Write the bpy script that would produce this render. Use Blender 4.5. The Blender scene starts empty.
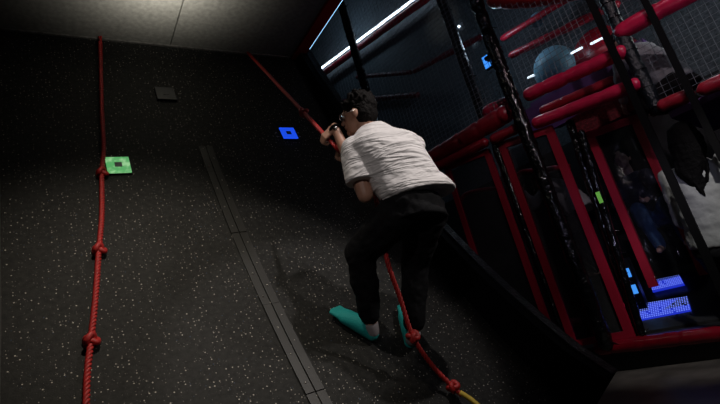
import bpy, bmesh, math, random
from mathutils import Vector, Matrix, noise
random.seed(7)
PI = math.pi
scn = bpy.context.scene
C = scn.collection

# ------------------------------------------------------------------ camera, world, lights, exposure
cd = bpy.data.cameras.new('camera'); cam = bpy.data.objects.new('camera', cd); C.objects.link(cam)
cd.sensor_width = 36.0; cd.lens = 490.0/720.0*36.0; cd.clip_start = 0.05; cd.clip_end = 100
pitch, roll, yaw = math.radians(15.4), math.radians(-15.0), math.radians(34.3)
F_ = Vector((math.sin(yaw)*math.cos(pitch), math.cos(yaw)*math.cos(pitch), math.sin(pitch)))
R0 = Vector((math.cos(yaw), -math.sin(yaw), 0)); U0 = R0.cross(F_)
R_ = math.cos(roll)*R0 + math.sin(roll)*U0
U_ = -math.sin(roll)*R0 + math.cos(roll)*U0
m = Matrix((R_, U_, -F_)).transposed().to_4x4(); m.translation = Vector((0, 0, 1.0))
cam.matrix_world = m
scn.camera = cam
scn.view_settings.view_transform = 'Standard'; scn.view_settings.look = 'None'
scn.view_settings.exposure = 0.0; scn.view_settings.gamma = 1.0
scn.view_settings.use_curve_mapping = False

w = bpy.data.worlds.new('hall_dark'); scn.world = w; w.use_nodes = True
w.node_tree.nodes['Background'].inputs[0].default_value = (0.55, 0.7, 1.0, 1)
w.node_tree.nodes['Background'].inputs[1].default_value = 0.004

def spot(name, loc, target, power, col, size, blend=0.5, radius=0.05):
    d = bpy.data.lights.new(name, 'SPOT'); d.energy = power; d.color = col
    d.spot_size = math.radians(size); d.spot_blend = blend; d.shadow_soft_size = radius
    o = bpy.data.objects.new(name, d); C.objects.link(o); o.location = loc
    o.rotation_euler = (Vector(target)-Vector(loc)).to_track_quat('-Z', 'Y').to_euler()
    return o
def point(name, loc, power, col, radius=0.08):
    d = bpy.data.lights.new(name, 'POINT'); d.energy = power; d.color = col; d.shadow_soft_size = radius
    o = bpy.data.objects.new(name, d); C.objects.link(o); o.location = loc
    return o
# warm ceiling spot washing the left part of the climbing wall
spot('warm_wall_spot', (0.60, 1.55, 3.55), (0.42, 2.80, 1.38), 135, (1.0, 0.90, 0.76), 70, 1.0, 0.04)
spot('warm_ceiling_uplight', (0.85, 2.88, 3.38), (0.85, 2.90, 3.87), 54, (1.0, 0.96, 0.86), 140, 1.0, 0.10)
# white spot behind the camera on the climber
spot('climber_spot', (3.1, -0.1, 2.75), (1.50, 2.2, 1.66), 95, (1.0, 0.93, 0.88), 29, 0.35, 0.03)
spot('overhead_spot', (1.75, 0.65, 3.6), (1.42, 2.2, 1.45), 120, (1.0, 0.93, 0.9), 36, 0.4, 0.03)
spot('left_front_fill', (-0.7, -0.6, 2.7), (1.55, 2.1, 1.5), 60, (1.0, 0.93, 0.9), 26, 0.8, 0.06)  # added fill for the climber's bare elbow and feet
spot('deck_corner_fill', (2.5, 0.1, 2.7), (3.6, 1.5, 0.95), 110, (1.0, 0.97, 0.94), 38, 0.7, 0.04)  # added fill on the girl, the console and the floor
# lights on the play structure and hall, some of them added fills
point('upper_deck_lamp', (4.55, 1.35, 3.05), 4.0, (0.85, 0.95, 1.0), 0.05)
point('upper_cage_lamp', (4.1, 2.9, 3.75), 6, (0.6, 0.8, 1.0), 0.08)
point('hall_beam_fill', (3.0, 1.2, 3.55), 3.5, (1.0, 0.75, 0.85), 0.05)  # added fill to brighten the red ceiling beam, no real fixture
point('hall_wall_fill', (4.15, 5.6, 5.9), 6, (0.55, 0.8, 1.0), 0.05)  # added fill that lifts the bluish back wall, no real fixture
spot('vinyl_sheen_fill', (1.1, -0.1, 1.6), (3.75, 2.0, 1.45), 70, (0.7, 0.65, 1.0), 20, 0.8, 0.12)  # added to give the clear vinyl something to reflect
point('console_fill', (3.2, 1.0, 2.3), 1.6, (0.7, 0.8, 1.0), 0.04)  # added fill for highlights on the vinyl gate and console
spot('facade_spot', (1.9, -0.5, 3.7), (4.0, 1.9, 2.2), 90, (1.0, 0.8, 0.85), 42, 0.8, 0.06)
spot('back_wall_washer', (3.6, 4.0, 5.3), (4.82, 4.1, 5.02), 6, (1.0, 0.95, 0.8), 30, 1.0, 0.05)

# ------------------------------------------------------------------ helpers
def tag(o, label=None, cat=None, group=None, kind=None):
    if label: o['label'] = label
    if cat: o['category'] = cat
    if group: o['group'] = group
    if kind: o['kind'] = kind
    return o
def empty(name, loc, label, cat, group=None):
    o = bpy.data.objects.new(name, None); C.objects.link(o); o.location = loc; o.empty_display_size = 0.1
    return tag(o, label, cat, group)
def link(name, me, mat, parent=None, smooth=True):
    """mesh given in world coordinates; re-based onto its parent"""
    if smooth:
        for p in me.polygons: p.use_smooth = True
    o = bpy.data.objects.new(name, me); C.objects.link(o)
    if mat:
        for mm in (mat if isinstance(mat, (list, tuple)) else [mat]): me.materials.append(mm)
    if parent is not None:
        base = parent; off = Vector((0, 0, 0))
        while base is not None:
            off += base.location; base = base.parent
        me.transform(Matrix.Translation(-off))
        o.parent = parent
    else:
        c = Vector((0, 0, 0)); n = max(1, len(me.vertices))
        xs = [v.co.x for v in me.vertices]; ys = [v.co.y for v in me.vertices]; zs = [v.co.z for v in me.vertices]
        c = Vector(((min(xs)+max(xs))/2, (min(ys)+max(ys))/2, min(zs)))
        me.transform(Matrix.Translation(-c)); o.location = c
    return o
def mesh(verts, faces, name='m'):
    me = bpy.data.meshes.new(name); me.from_pydata([tuple(v) for v in verts], [], faces); me.update(); return me
class MB:
    def __init__(s): s.v = []; s.f = []
    def add(s, vs, fs):
        b = len(s.v); s.v += [Vector(v) for v in vs]; s.f += [tuple(i+b for i in f) for f in fs]; return s
    def hexa(s, p):   # 8 corners: bottom 0-3, top 4-7
        return s.add(p, [(0, 3, 2, 1), (4, 5, 6, 7), (0, 1, 5, 4), (1, 2, 6, 5), (2, 3, 7, 6), (3, 0, 4, 7)])
    def box(s, x0, x1, y0, y1, z0, z1, T=None):
        p = [(x0, y0, z0), (x1, y0, z0), (x1, y1, z0), (x0, y1, z0), (x0, y0, z1), (x1, y0, z1), (x1, y1, z1), (x0, y1, z1)]
        return s.hexa([T(*q) for q in p] if T else p)
    def tube(s, pts, r, n=10, closed=False, cap=True, up=None):
        pts = [Vector(p) for p in pts]; N = len(pts); rings = []
        prev = None
        for i, p in enumerate(pts):
            if closed: t = pts[(i+1) % N]-pts[i-1]
            else: t = pts[min(i+1, N-1)]-pts[max(i-1, 0)]
            if t.length < 1e-9: t = Vector((0, 0, 1))
            t.normalize()
            if prev is None:
                a = Vector((0, 0, 1)) if abs(t.z) < .9 else Vector((1, 0, 0))
                x = t.cross(a).normalized()
            else:
                x = prev-t*prev.dot(t)
                x = x.normalized() if x.length > 1e-6 else t.orthogonal().normalized()
            prev = x; y = t.cross(x)
            rr = r(i, N) if callable(r) else (r[i] if isinstance(r, (list, tuple)) else r)
            ring = []
            for k in range(n):
                an = 2*PI*k/n
                q = rr if not callable(rr) else rr(an)
                ring.append(p+(x*math.cos(an)+y*math.sin(an))*q)
            rings.append(ring)
        b = []; vs = [v for ring in rings for v in ring]; fs = []
        M = N if closed else N-1
        for i in range(M):
            j = (i+1) % N
            for k in range(n):
                l = (k+1) % n
                fs.append((i*n+k, i*n+l, j*n+l, j*n+k))
        if cap and not closed:
            fs.append(tuple(range(n-1, -1, -1))); fs.append(tuple((N-1)*n+k for k in range(n)))
        return s.add(vs, fs)
    def ball(s, c, r, seg=12, rings=8, M=None):
        c = Vector(c); rx, ry, rz = (r, r, r) if not isinstance(r, (tuple, list)) else r
        vs = []; fs = []
        def P(x, y, z):
            v = Vector((x*rx, y*ry, z*rz))
            return c+(M @ v if M else v)
        vs.append(P(0, 0, 1))
        for i in range(1, rings):
            th = PI*i/rings
            for k in range(seg):
                ph = 2*PI*k/seg
                vs.append(P(math.sin(th)*math.cos(ph), math.sin(th)*math.sin(ph), math.cos(th)))
        vs.append(P(0, 0, -1)); L = len(vs)-1
        for k in range(seg):
            l = (k+1) % seg
            fs.append((0, 1+k, 1+l)); fs.append((L, L-seg+l, L-seg+k))
            for i in range(rings-2):
                a = 1+i*seg
                fs.append((a+k, a+seg+k, a+seg+l, a+l))
        return s.add(vs, fs)
    def cap(s, p0, p1, r0, r1, n=12):   # tapered capsule
        p0 = Vector(p0); p1 = Vector(p1); d = p1-p0; L = max(d.length, 1e-5); d = d/L
        pts = []; rr = []
        for i in range(5):
            a = PI/2*i/4*0.98+0.02
            pts.append(p0-d*r0*math.cos(a)); rr.append(r0*math.sin(a))
        for i in range(5):
            a = PI/2*(1-i/4)*0.98+0.02
            pts.append(p1+d*r1*math.cos(a)); rr.append(r1*math.sin(a))
        return s.tube(pts, rr, n)
    def loft(s, rings, n=20):            # rings: (centre, wide vec, deep vec)
        vs = []; fs = []
        for c, a, b in rings:
            c = Vector(c); a = Vector(a); b = Vector(b)
            for k in range(n):
                t = 2*PI*k/n; vs.append(c+a*math.cos(t)+b*math.sin(t))
        for i in range(len(rings)-1):
            for k in range(n):
                l = (k+1) % n; fs.append((i*n+k, i*n+l, (i+1)*n+l, (i+1)*n+k))
        fs.append(tuple(range(n-1, -1, -1))); fs.append(tuple((len(rings)-1)*n+k for k in range(n)))
        return s.add(vs, fs)
    def build(s, name, mat, parent=None, smooth=False):
        me = mesh(s.v, s.f, name)
        bm = bmesh.new(); bm.from_mesh(me); bmesh.ops.recalc_face_normals(bm, faces=bm.faces); bm.to_mesh(me); bm.free()
        return link(name, me, mat, parent, smooth)
def remesh(o, voxel, smooth_n=4, disp=None):
    md = o.modifiers.new('Remesh', 'REMESH'); md.mode = 'VOXEL'; md.voxel_size = voxel; md.use_smooth_shade = True
    if smooth_n:
        sm = o.modifiers.new('Smooth', 'SMOOTH'); sm.factor = 0.5; sm.iterations = smooth_n
    if disp:
        strength, size = disp
        tx = bpy.data.textures.new('cloth_folds', 'CLOUDS'); tx.noise_scale = size; tx.noise_depth = 2
        dm = o.modifiers.new('Displace', 'DISPLACE'); dm.texture = tx; dm.strength = strength; dm.mid_level = 0.5
    return o
def V(*a): return Vector(a)

# ------------------------------------------------------------------ materials
def mat(name, col, rough=0.6, metal=0.0, spec=0.5, bump=None, var=None, emit=None, coat=0, alpha=None, coord='Object'):
    mt = bpy.data.materials.new(name); mt.use_nodes = True; nt = mt.node_tree; b = nt.nodes['Principled BSDF']
    b.inputs['Base Color'].default_value = (*col, 1); b.inputs['Roughness'].default_value = rough
    b.inputs['Metallic'].default_value = metal; b.inputs['Specular IOR Level'].default_value = spec
    if coat: b.inputs['Coat Weight'].default_value = coat; b.inputs['Coat Roughness'].default_value = 0.15
    if alpha is not None: b.inputs['Alpha'].default_value = alpha
    tc = nt.nodes.new('ShaderNodeTexCoord')
    if var:
        sc, amt = var
        n = nt.nodes.new('ShaderNodeTexNoise'); n.inputs['Scale'].default_value = sc; n.inputs['Detail'].default_value = 5
        nt.links.new(tc.outputs[coord], n.inputs['Vector'])
        r = nt.nodes.new('ShaderNodeValToRGB')
        r.color_ramp.elements[0].position = 0.3; r.color_ramp.elements[1].position = 0.7
        r.color_ramp.elements[0].color = (*[c*(1-amt) for c in col], 1); r.color_ramp.elements[1].color = (*[min(1, c*(1+amt)) for c in col], 1)
        nt.links.new(n.outputs['Fac'], r.inputs[0]); nt.links.new(r.outputs[0], b.inputs['Base Color'])
    if bump:
        sc, st, dist = bump
        n = nt.nodes.new('ShaderNodeTexNoise'); n.inputs['Scale'].default_value = sc; n.inputs['Detail'].default_value = 4
        nt.links.new(tc.outputs[coord], n.inputs['Vector'])
        bp = nt.nodes.new('ShaderNodeBump'); bp.inputs['Strength'].default_value = st; bp.inputs['Distance'].default_value = dist
        nt.links.new(n.outputs['Fac'], bp.inputs['Height']); nt.links.new(bp.outputs[0], b.inputs['Normal'])
    if emit:
        c, s = emit
        b.inputs['Emission Color'].default_value = (*c, 1); b.inputs['Emission Strength'].default_value = s
    return mt
def granule(name, base, scale, dens, size):
    """black rubber with pale granules scattered in it"""
    mt = mat(name, base, 0.7, spec=0.2, bump=(140, 0.35, 0.004)); nt = mt.node_tree; b = nt.nodes['Principled BSDF']
    uv = nt.nodes.new('ShaderNodeUVMap'); last = None
    lowc = nt.nodes.new('ShaderNodeTexNoise'); lowc.inputs['Scale'].default_value = 34.0; lowc.inputs['Detail'].default_value = 6
    nt.links.new(uv.outputs[0], lowc.inputs['Vector'])
    rr = nt.nodes.new('ShaderNodeValToRGB'); rr.color_ramp.elements[0].position = .3; rr.color_ramp.elements[1].position = .72
    rr.color_ramp.elements[0].color = (*[c*.55 for c in base], 1); rr.color_ramp.elements[1].color = (*[c*1.6 for c in base], 1)
    nt.links.new(lowc.outputs['Fac'], rr.inputs[0]); last = rr.outputs[0]
    for k, (sc, de, sz, colr) in enumerate([(scale, dens, size, (.50, .46, .40)), (scale*1.7, dens*.5, size*.95, (.26, .245, .22)), (scale*2.3, dens*.8, size*1.1, (.05, .048, .044)), (scale*.8, dens*.22, size*.5, (.05, .1, .2))]):
        mp = nt.nodes.new('ShaderNodeMapping'); mp.inputs['Location'].default_value = (k*3.3, k*1.7, 0)
        nt.links.new(uv.outputs[0], mp.inputs[0])
        vo = nt.nodes.new('ShaderNodeTexVoronoi'); vo.voronoi_dimensions = '2D'; vo.inputs['Scale'].default_value = sc
        nt.links.new(mp.outputs[0], vo.inputs['Vector'])
        sep = nt.nodes.new('ShaderNodeSeparateColor'); nt.links.new(vo.outputs['Color'], sep.inputs[0])
        sel = nt.nodes.new('ShaderNodeMath'); sel.operation = 'LESS_THAN'; sel.inputs[1].default_value = de; nt.links.new(sep.outputs[0], sel.inputs[0])
        szm = nt.nodes.new('ShaderNodeMath'); szm.operation = 'MULTIPLY_ADD'; szm.inputs[1].default_value = sz; szm.inputs[2].default_value = sz*.35
        nt.links.new(sep.outputs[1], szm.inputs[0])
        dl = nt.nodes.new('ShaderNodeMath'); dl.operation = 'LESS_THAN'; nt.links.new(vo.outputs['Distance'], dl.inputs[0]); nt.links.new(szm.outputs[0], dl.inputs[1])
        mu = nt.nodes.new('ShaderNodeMath'); mu.operation = 'MULTIPLY'; nt.links.new(sel.outputs[0], mu.inputs[0]); nt.links.new(dl.outputs[0], mu.inputs[1])
        mx = nt.nodes.new('ShaderNodeMix'); mx.data_type = 'RGBA'; nt.links.new(mu.outputs[0], mx.inputs[0]); nt.links.new(last, mx.inputs[6]); mx.inputs[7].default_value = (*colr, 1)
        last = mx.outputs[2]
    nt.links.new(last, b.inputs['Base Color'])
    return mt
M = {}
M['rubber'] = granule('black_granule_rubber', (.0135, .0132, .0118), 38, .36, .095)
M['strip'] = mat('dull_black_metal', (.028, .027, .024), .42, .4, bump=(60, .15, .002))
M['screw'] = mat('worn_steel', (.35, .33, .3), .35, .9)
M['ceiling'] = mat('grey_ceiling_board', (.20, .195, .175), .75, var=(28, .22), bump=(160, .3, .003))
M['dark'] = mat('black_paint', (.0022, .0022, .0025), .7, spec=.1)
M['trimmetal'] = mat('grey_trim', (.25, .24, .22), .45, .6, var=(30, .4))
M['padblack'] = mat('black_vinyl_pad', (.0015, .0015, .002), .7, spec=.08, bump=(25, .4, .01))
M['tape'] = mat('black_shiny_tape', (.0025, .0025, .003), .13, spec=.45, bump=(13, .8, .03))
M['taperub'] = mat('blue_black_tape', (.005, .008, .011), .35, bump=(50, 1.0, .012))
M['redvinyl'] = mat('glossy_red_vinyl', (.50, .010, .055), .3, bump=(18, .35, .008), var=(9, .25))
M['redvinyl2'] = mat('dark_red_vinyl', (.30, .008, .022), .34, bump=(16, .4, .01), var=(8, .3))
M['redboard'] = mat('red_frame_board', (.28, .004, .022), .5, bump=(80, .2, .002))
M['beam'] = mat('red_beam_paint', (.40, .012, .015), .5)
M['rope'] = mat('red_twisted_rope', (.38, .014, .012), .55, bump=(400, .5, .001), var=(60, .3))
M['yellow'] = mat('yellow_tape', (.6, .42, .04), .5)
M['net'] = mat('grey_net_cord', (.17, .18, .20), .7)
M['hallwall'] = mat('blue_grey_plaster', (.075, .09, .105), .7, var=(40, .5), bump=(120, .4, .003))
M['floor'] = mat('dark_wood_vinyl', (.085, .075, .068), .5, var=(5, .5), bump=(40, .15, .002))
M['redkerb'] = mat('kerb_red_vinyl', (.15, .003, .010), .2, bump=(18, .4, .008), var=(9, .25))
M['redfar'] = mat('shaded_red_vinyl', (.10, .004, .012), .5)  # red vinyl with the dimness of the background darkened into its colour
M['deck'] = mat('purple_deck_mat', (.075, .03, .13), .5, bump=(60, .3, .003))
M['console'] = mat('black_console_shell', (.020, .020, .022), .35, var=(20, .3))
M['skin'] = mat('warm_skin', (.42, .22, .15), .5, var=(20, .1))
M['skin2'] = mat('pale_skin', (.4, .25, .2), .5, var=(20, .1))
M['hair'] = mat('dark_brown_hair', (.004, .0028, .0025), .7, spec=.12, bump=(90, .9, .01), var=(60, .5))
M['blackhair'] = mat('black_hair', (.0015, .0013, .0015), .7, spec=.06, bump=(90, .7, .006))
M['shirt'] = mat('white_cotton', (.66, .63, .62), .8, bump=(9, .5, .02), var=(6, .04))
M['sweater'] = mat('off_white_knit', (.25, .26, .255), .85, bump=(12, .6, .015))
M['greyshirt'] = mat('grey_jersey', (.22, .23, .25), .85, bump=(10, .6, .015))
M['trousers'] = mat('black_track_fabric', (.004, .004, .005), .85, spec=.2, bump=(11, .7, .02))
M['sock'] = mat('turquoise_sock_knit', (.010, .36, .34), .75, bump=(60, .5, .004))
M['anklesock'] = mat('pale_grey_sock', (.32, .29, .30), .85)
M['jeans'] = mat('blue_denim', (.06, .13, .26), .8, bump=(60, .4, .004), var=(12, .4))
M['glass'] = mat('lens_glass', (.25, .27, .3), .1, alpha=.5)
M['metalrim'] = mat('silver_rim', (.5, .5, .5), .25, 1)
M['led'] = mat('white_led', (1, 1, 1), emit=((.72, .86, 1.0), 4.5))
M['led2'] = mat('cool_blue_led', (1, 1, 1), emit=((.35, .65, 1.0), 2.2))
M['stick'] = mat('glowing_rung_white', (1, 1, 1), emit=((.75, .88, 1.0), 1.5))  # emission stands in for light falling on the rungs
M['blueled'] = mat('blue_led_dots', (.0, .005, .03), .5, emit=((.02, .045, .9), .55))
M['dotled'] = mat('pale_blue_dots', (.02, .03, .1), .5, emit=((.17, .25, 1.0), 1.0))
M['cyanled'] = mat('cyan_led', (.1, .3, .6), .4, emit=((.06, .33, 1.0), .9))
M['greenface'] = mat('lit_green_face', (.02, .1, .03), .3, emit=((.08, .56, .15), .62))
M['blueface'] = mat('lit_blue_face', (.0, .02, .1), .3, emit=((.012, .085, .95), .8))
M['greyface'] = mat('unlit_grey_face', (.010, .010, .010), .45)
M['greytile'] = mat('dark_sensor', (.03, .04, .045), .3)
M['limetag'] = mat('lime_tag', (.2, .6, .1), .5, emit=((.2, .6, .08), .25))
M['balls'] = mat('pale_blue_vinyl', (.20, .42, .55), .45, bump=(15, .3, .01))
M['chrome'] = mat('bright_rung', (.8, .8, .8), .2, .8)
nt = M['shirt'].node_tree; bp = [n for n in nt.nodes if n.type == 'BUMP'][0]; tc = [n for n in nt.nodes if n.type == 'TEX_COORD'][0]
mp = nt.nodes.new('ShaderNodeMapping'); mp.inputs['Rotation'].default_value = (.3, .9, .2); mp.inputs['Scale'].default_value = (2.2, 3, 13)
fn = nt.nodes.new('ShaderNodeTexNoise'); fn.inputs['Scale'].default_value = 1.6; fn.inputs['Detail'].default_value = 3; fn.inputs['Distortion'].default_value = .8
nt.links.new(tc.outputs['Object'], mp.inputs[0]); nt.links.new(mp.outputs[0], fn.inputs[0]); nt.links.new(fn.outputs[0], bp.inputs['Height'])
bp.inputs['Strength'].default_value = .9; bp.inputs['Distance'].default_value = .05
# emission colour of the green tile: noise patches of paler green
nt = M['greenface'].node_tree; b = nt.nodes['Principled BSDF']
tc = nt.nodes.new('ShaderNodeTexCoord'); nz = nt.nodes.new('ShaderNodeTexNoise'); nz.inputs['Scale'].default_value = 22
cr = nt.nodes.new('ShaderNodeValToRGB'); cr.color_ramp.elements[0].color = (.10, .52, .15, 1); cr.color_ramp.elements[1].color = (.42, .85, .40, 1)
cr.color_ramp.elements[0].position = .45; cr.color_ramp.elements[1].position = .62
nt.links.new(tc.outputs['Object'], nz.inputs['Vector']); nt.links.new(nz.outputs[0], cr.inputs[0]); nt.links.new(cr.outputs[0], b.inputs['Emission Color'])
def film(name, tint, transp, rough, bumpsc, st):
    mt = bpy.data.materials.new(name); mt.use_nodes = True; nt = mt.node_tree; nt.nodes.clear()
    o = nt.nodes.new('ShaderNodeOutputMaterial'); tr = nt.nodes.new('ShaderNodeBsdfTransparent'); tr.inputs[0].default_value = (*tint, 1)
    gl = nt.nodes.new('ShaderNodeBsdfPrincipled'); gl.inputs['Base Color'].default_value = (.012, .013, .014, 1); gl.inputs['Roughness'].default_value = rough
    mx = nt.nodes.new('ShaderNodeMixShader'); mx.inputs[0].default_value = 1-transp
    tc = nt.nodes.new('ShaderNodeTexCoord'); n = nt.nodes.new('ShaderNodeTexNoise'); n.inputs['Scale'].default_value = bumpsc; n.inputs['Detail'].default_value = 3; n.inputs['Distortion'].default_value = 1.5
    bp = nt.nodes.new('ShaderNodeBump'); bp.inputs['Strength'].default_value = st; bp.inputs['Distance'].default_value = .03
    nt.links.new(tc.outputs['Object'], n.inputs[0]); nt.links.new(n.outputs[0], bp.inputs['Height']); nt.links.new(bp.outputs[0], gl.inputs['Normal'])
    nt.links.new(tr.outputs[0], mx.inputs[1]); nt.links.new(gl.outputs[0], mx.inputs[2]); nt.links.new(mx.outputs[0], o.inputs[0])
    return mt
M['vinyl'] = film('crumpled_clear_vinyl', (.85, .88, .95), .55, .12, 5, 1.0)
M['smoke'] = film('smoky_mesh_screen', (.55, .55, .58), .5, .45, 300, .6)

# ------------------------------------------------------------------ climbing wall profile
RR = 8.4; Z0 = 0.30; ZT = 3.87
def yprof(z):
    c = .588-(z-.8)/RR
    return 2.40+RR*(math.sqrt(1-c*c)-.8087)
def nrm(z):
    c = .588-(z-.8)/RR; s = math.sqrt(1-c*c)
    return Vector((0, -s, c)), Vector((0, c, s))       # outward normal, up-slope tangent
def W(x, z, off=0.0, up=0.0):
    n, t = nrm(z); return Vector((x, yprof(z), z))+n*off+t*up
def arc(z): return math.acos(min(1, .588-(z-.8)/RR))*RR
def zarc(a): return .8+RR*(.588-math.cos(a/RR))
def strip_mesh(x0f, x1f, z0, z1, o0, o1, n=24):
    vs = []; fs = []
    for i in range(n+1):
        z = z0+(z1-z0)*i/n
        xa = x0f(z) if callable(x0f) else x0f; xb = x1f(z) if callable(x1f) else x1f
        oa = o0(z) if callable(o0) else o0; ob = o1(z) if callable(o1) else o1
        vs += [W(xa, z, oa), W(xb, z, oa), W(xb, z, ob), W(xa, z, ob)]
    for i in range(n):
        for k in range(4):
            a = i*4+k; b2 = i*4+(k+1) % 4; fs.append((a, b2, b2+4, a+4))
    fs.append((3, 2, 1, 0)); fs.append(tuple(n*4+k for k in range(4)))
    return vs, fs
def interp(tab, z):
    for (a, va), (b2, vb) in zip(tab, tab[1:]):
        if z <= b2: return va+(vb-va)*max(0, (z-a))/(b2-a)
    return tab[-1][1]
def xin(z): return interp([(0, 2.43), (2.0, 2.43), (3.9, 2.27)], z)
def xout(z): return xin(z)+.12

# ------------------------------------------------------------------ structure
def L(s, o, z):     # play structure frame: s along its front (towards the far left), o behind the front, z height
    a = math.radians(9.5)
    return Vector((3.57-math.sin(a)*s+math.cos(a)*o, 2.262+math.cos(a)*s+math.sin(a)*o, z))
fl = MB().box(-2.2, 9.5, -2.5, 11, Z0-.1, Z0).build('floor', M['floor']); tag(fl, kind='structure')
# lighter blotches in the floor colour stand in for streaky reflections
c1 = MB(); c1.box(-1.8, 1.044, -1.2, 3.95, ZT, ZT+.08); c1.box(1.056, 2.22, -1.2, 3.95, ZT, ZT+.08)
ce = c1.build('ceiling', M['ceiling']); tag(ce, kind='structure')
tag(MB().box(-1.8, 2.22, -1.2, 3.95, ZT+.085, ZT+.12).build('ceiling_backing', M['dark']), kind='structure')
tr = MB(); tr.box(-1.5, 2.2, yprof(ZT)-.022, yprof(ZT)-.004, ZT-.016, ZT-.001)
tag(tr.build('trim_1', M['trimmetal']), kind='structure')
wl = MB().box(-.1, 0, -.1, 0, 0, 0.1)
wb = MB(); T = lambda x, y, z: L(x, y, z); wb.box(-5, 6.0, 1.7, 1.8, Z0, 8.2, T)
tag(wb.build('wall_right', M['hallwall']), kind='structure')
wf = MB(); wf.box(2.6, 3.6, 8.6, 8.7, Z0, 8.2); tag(wf.build('wall_far', M['hallwall']), kind='structure')

# red ceiling beam
bm_ = MB().box(2.225, 2.345, -1.2, 3.86, ZT-.02, ZT+.10).build('ceiling_beam', M['beam'])
tag(bm_, 'red painted beam running along the edge of the dark ceiling', 'beam')

# ------------------------------------------------------------------ climbing wall
cw = empty('climbing_wall', (0.4, 1.9, Z0), 'tall curved black climbing wall speckled with pale rubber granules', 'climbing wall')
vs = []; fs = []; uvs = []; NX, NZ = 24, 60
for i in range(NZ+1):
    z = Z0+(ZT-Z0)*i/NZ
    for j in range(NX+1):
        x = -1.5+(xin(z)+.05+1.5)*j/NX
        vs.append(W(x, z)); uvs.append((x, arc(z)))
for i in range(NZ):
    for j in range(NX):
        a = i*(NX+1)+j; fs.append((a, a+1, a+NX+2, a+NX+1))
base = len(vs)
for v in list(vs): vs.append(v+Vector((0, .06, -.02)))
for (a, b2) in [(i*(NX+1), (i+1)*(NX+1)) for i in range(NZ)]:
    fs.append((a, a+NX+1, base+a+NX+1, base+a)); e = a+NX; fs.append((e, base+e, base+e+NX+1, e+NX+1))
me = mesh(vs, fs, 'wall_surface'); ul = me.uv_layers.new(name='UVMap')
for lp in me.loops:
    vi = lp.vertex_index % base; ul.data[lp.index].uv = uvs[vi]
link('wall_surface', me, M['rubber'], cw)
# side barrier
bt = lambda z: interp([(0, .36), (.5, .27), (1.0, .24), (1.6, .21), (3.2, .14), (3.9, .11)], z)
v_, f_ = strip_mesh(xin, xout, Z0, 3.93, -.05, lambda z: bt(z), 40)
MB().add(v_, f_).build('side_barrier', M['padblack'], cw)
v_, f_ = strip_mesh(lambda z: xout(z)-.055, lambda z: xout(z)+.012, Z0, 3.93, lambda z: bt(z), lambda z: bt(z)+.012, 40)
cap_ = MB().add(v_, f_).build('barrier_cap', M['taperub'], cw)  # bluish colour stands in for the sheen along the barrier edge
cap_['label'] = 'black capping strip with a blue sheen put into its colour'
# outer flank down to the floor
fk = []; ff = []
for i in range(31):
    z = Z0+(3.9-Z0)*i/30; p = W(xout(z), z, -.04)
    fk += [p, p+Vector((0, 4.4-p.y, 0))]
for i in range(30): a = 2*i; ff.append((a, a+1, a+3, a+2))
ff_ = [tuple(q+62 for q in f) for f in ff]
fk2 = [p-Vector((.03, 0, 0)) for p in fk]
MB().add(fk+fk2, ff+ff_).build('flank_panel', M['dark'], cw)
# joint strips
for (x0, x1) in ((-.30, -.252), (-.246, -.20), (1.03, 1.078), (1.086, 1.134)):
    z = .33; k = 0
    while z < 2.62:
        z2 = min(zarc(arc(z)+.62), 2.7)
        v_, f_ = strip_mesh(x0, x1, z, z2-.004, -.002, .010+.003*(k % 2), 8)
        st = MB().add(v_, f_).build('joint_strip', M['strip'], cw)
        a = arc(z)+.06+(.08 if x0 in (1.086, -.246) else 0)
        while a < arc(z2)-.02:
            zz = zarc(a); n, t = nrm(zz)
            p = W((x0+x1)/2, zz, .011); MB().ball(p, .006, 8, 6).build('screw', M['screw'], st, True)
            a += .19
        z = z2; k += 1

# ------------------------------------------------------------------ touch targets
def target(x0, x1, z0, z1, face, label, dim=False, tilt=0.0, name='light_target'):
    zc = (z0+z1)/2; xc = (x0+x1)/2; n, t = nrm(zc); X = Vector((1, 0, 0)); c = W(xc, zc)
    h = (arc(z1)-arc(z0))/2; wd = (x1-x0)/2
    root = empty(name, c, label, 'target', 'touch targets on the climbing wall')
    T = lambda x, y, z: c+X*x+t*y+n*z
    MB().box(-wd, wd, -h, h, -.01, .016, T).build('housing', M['dark'], root)
    MB().box(-wd*.97, wd*.97, -h*.97, h*.97, .016, .024, T).build('face_panel', face, root)
    MB().box(-wd*.3, wd*.3, -h*.27, h*.27, .024, .027, T).build('sensor', M['greytile'] if not dim else M['greyface'], root)
    for sx, sy in ((-1, .35), (-1, -.35), (1, .35), (1, -.35)):
        MB().ball(T(sx*(wd+.035), sy*h, .001), .006, 8, 6).build('screw', M['screw'], root, True)
target(.375, .525, 2.44, 2.585, M['greenface'], 'bright green lit square target beside the left rope')
target(1.76, 1.90, 2.765, 2.895, M['blueface'], 'blue glowing square target below the slanting right rope')
target(.825, .975, 3.19, 3.33, M['greyface'], 'unlit dark grey square target high between the ropes', True)

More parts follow.
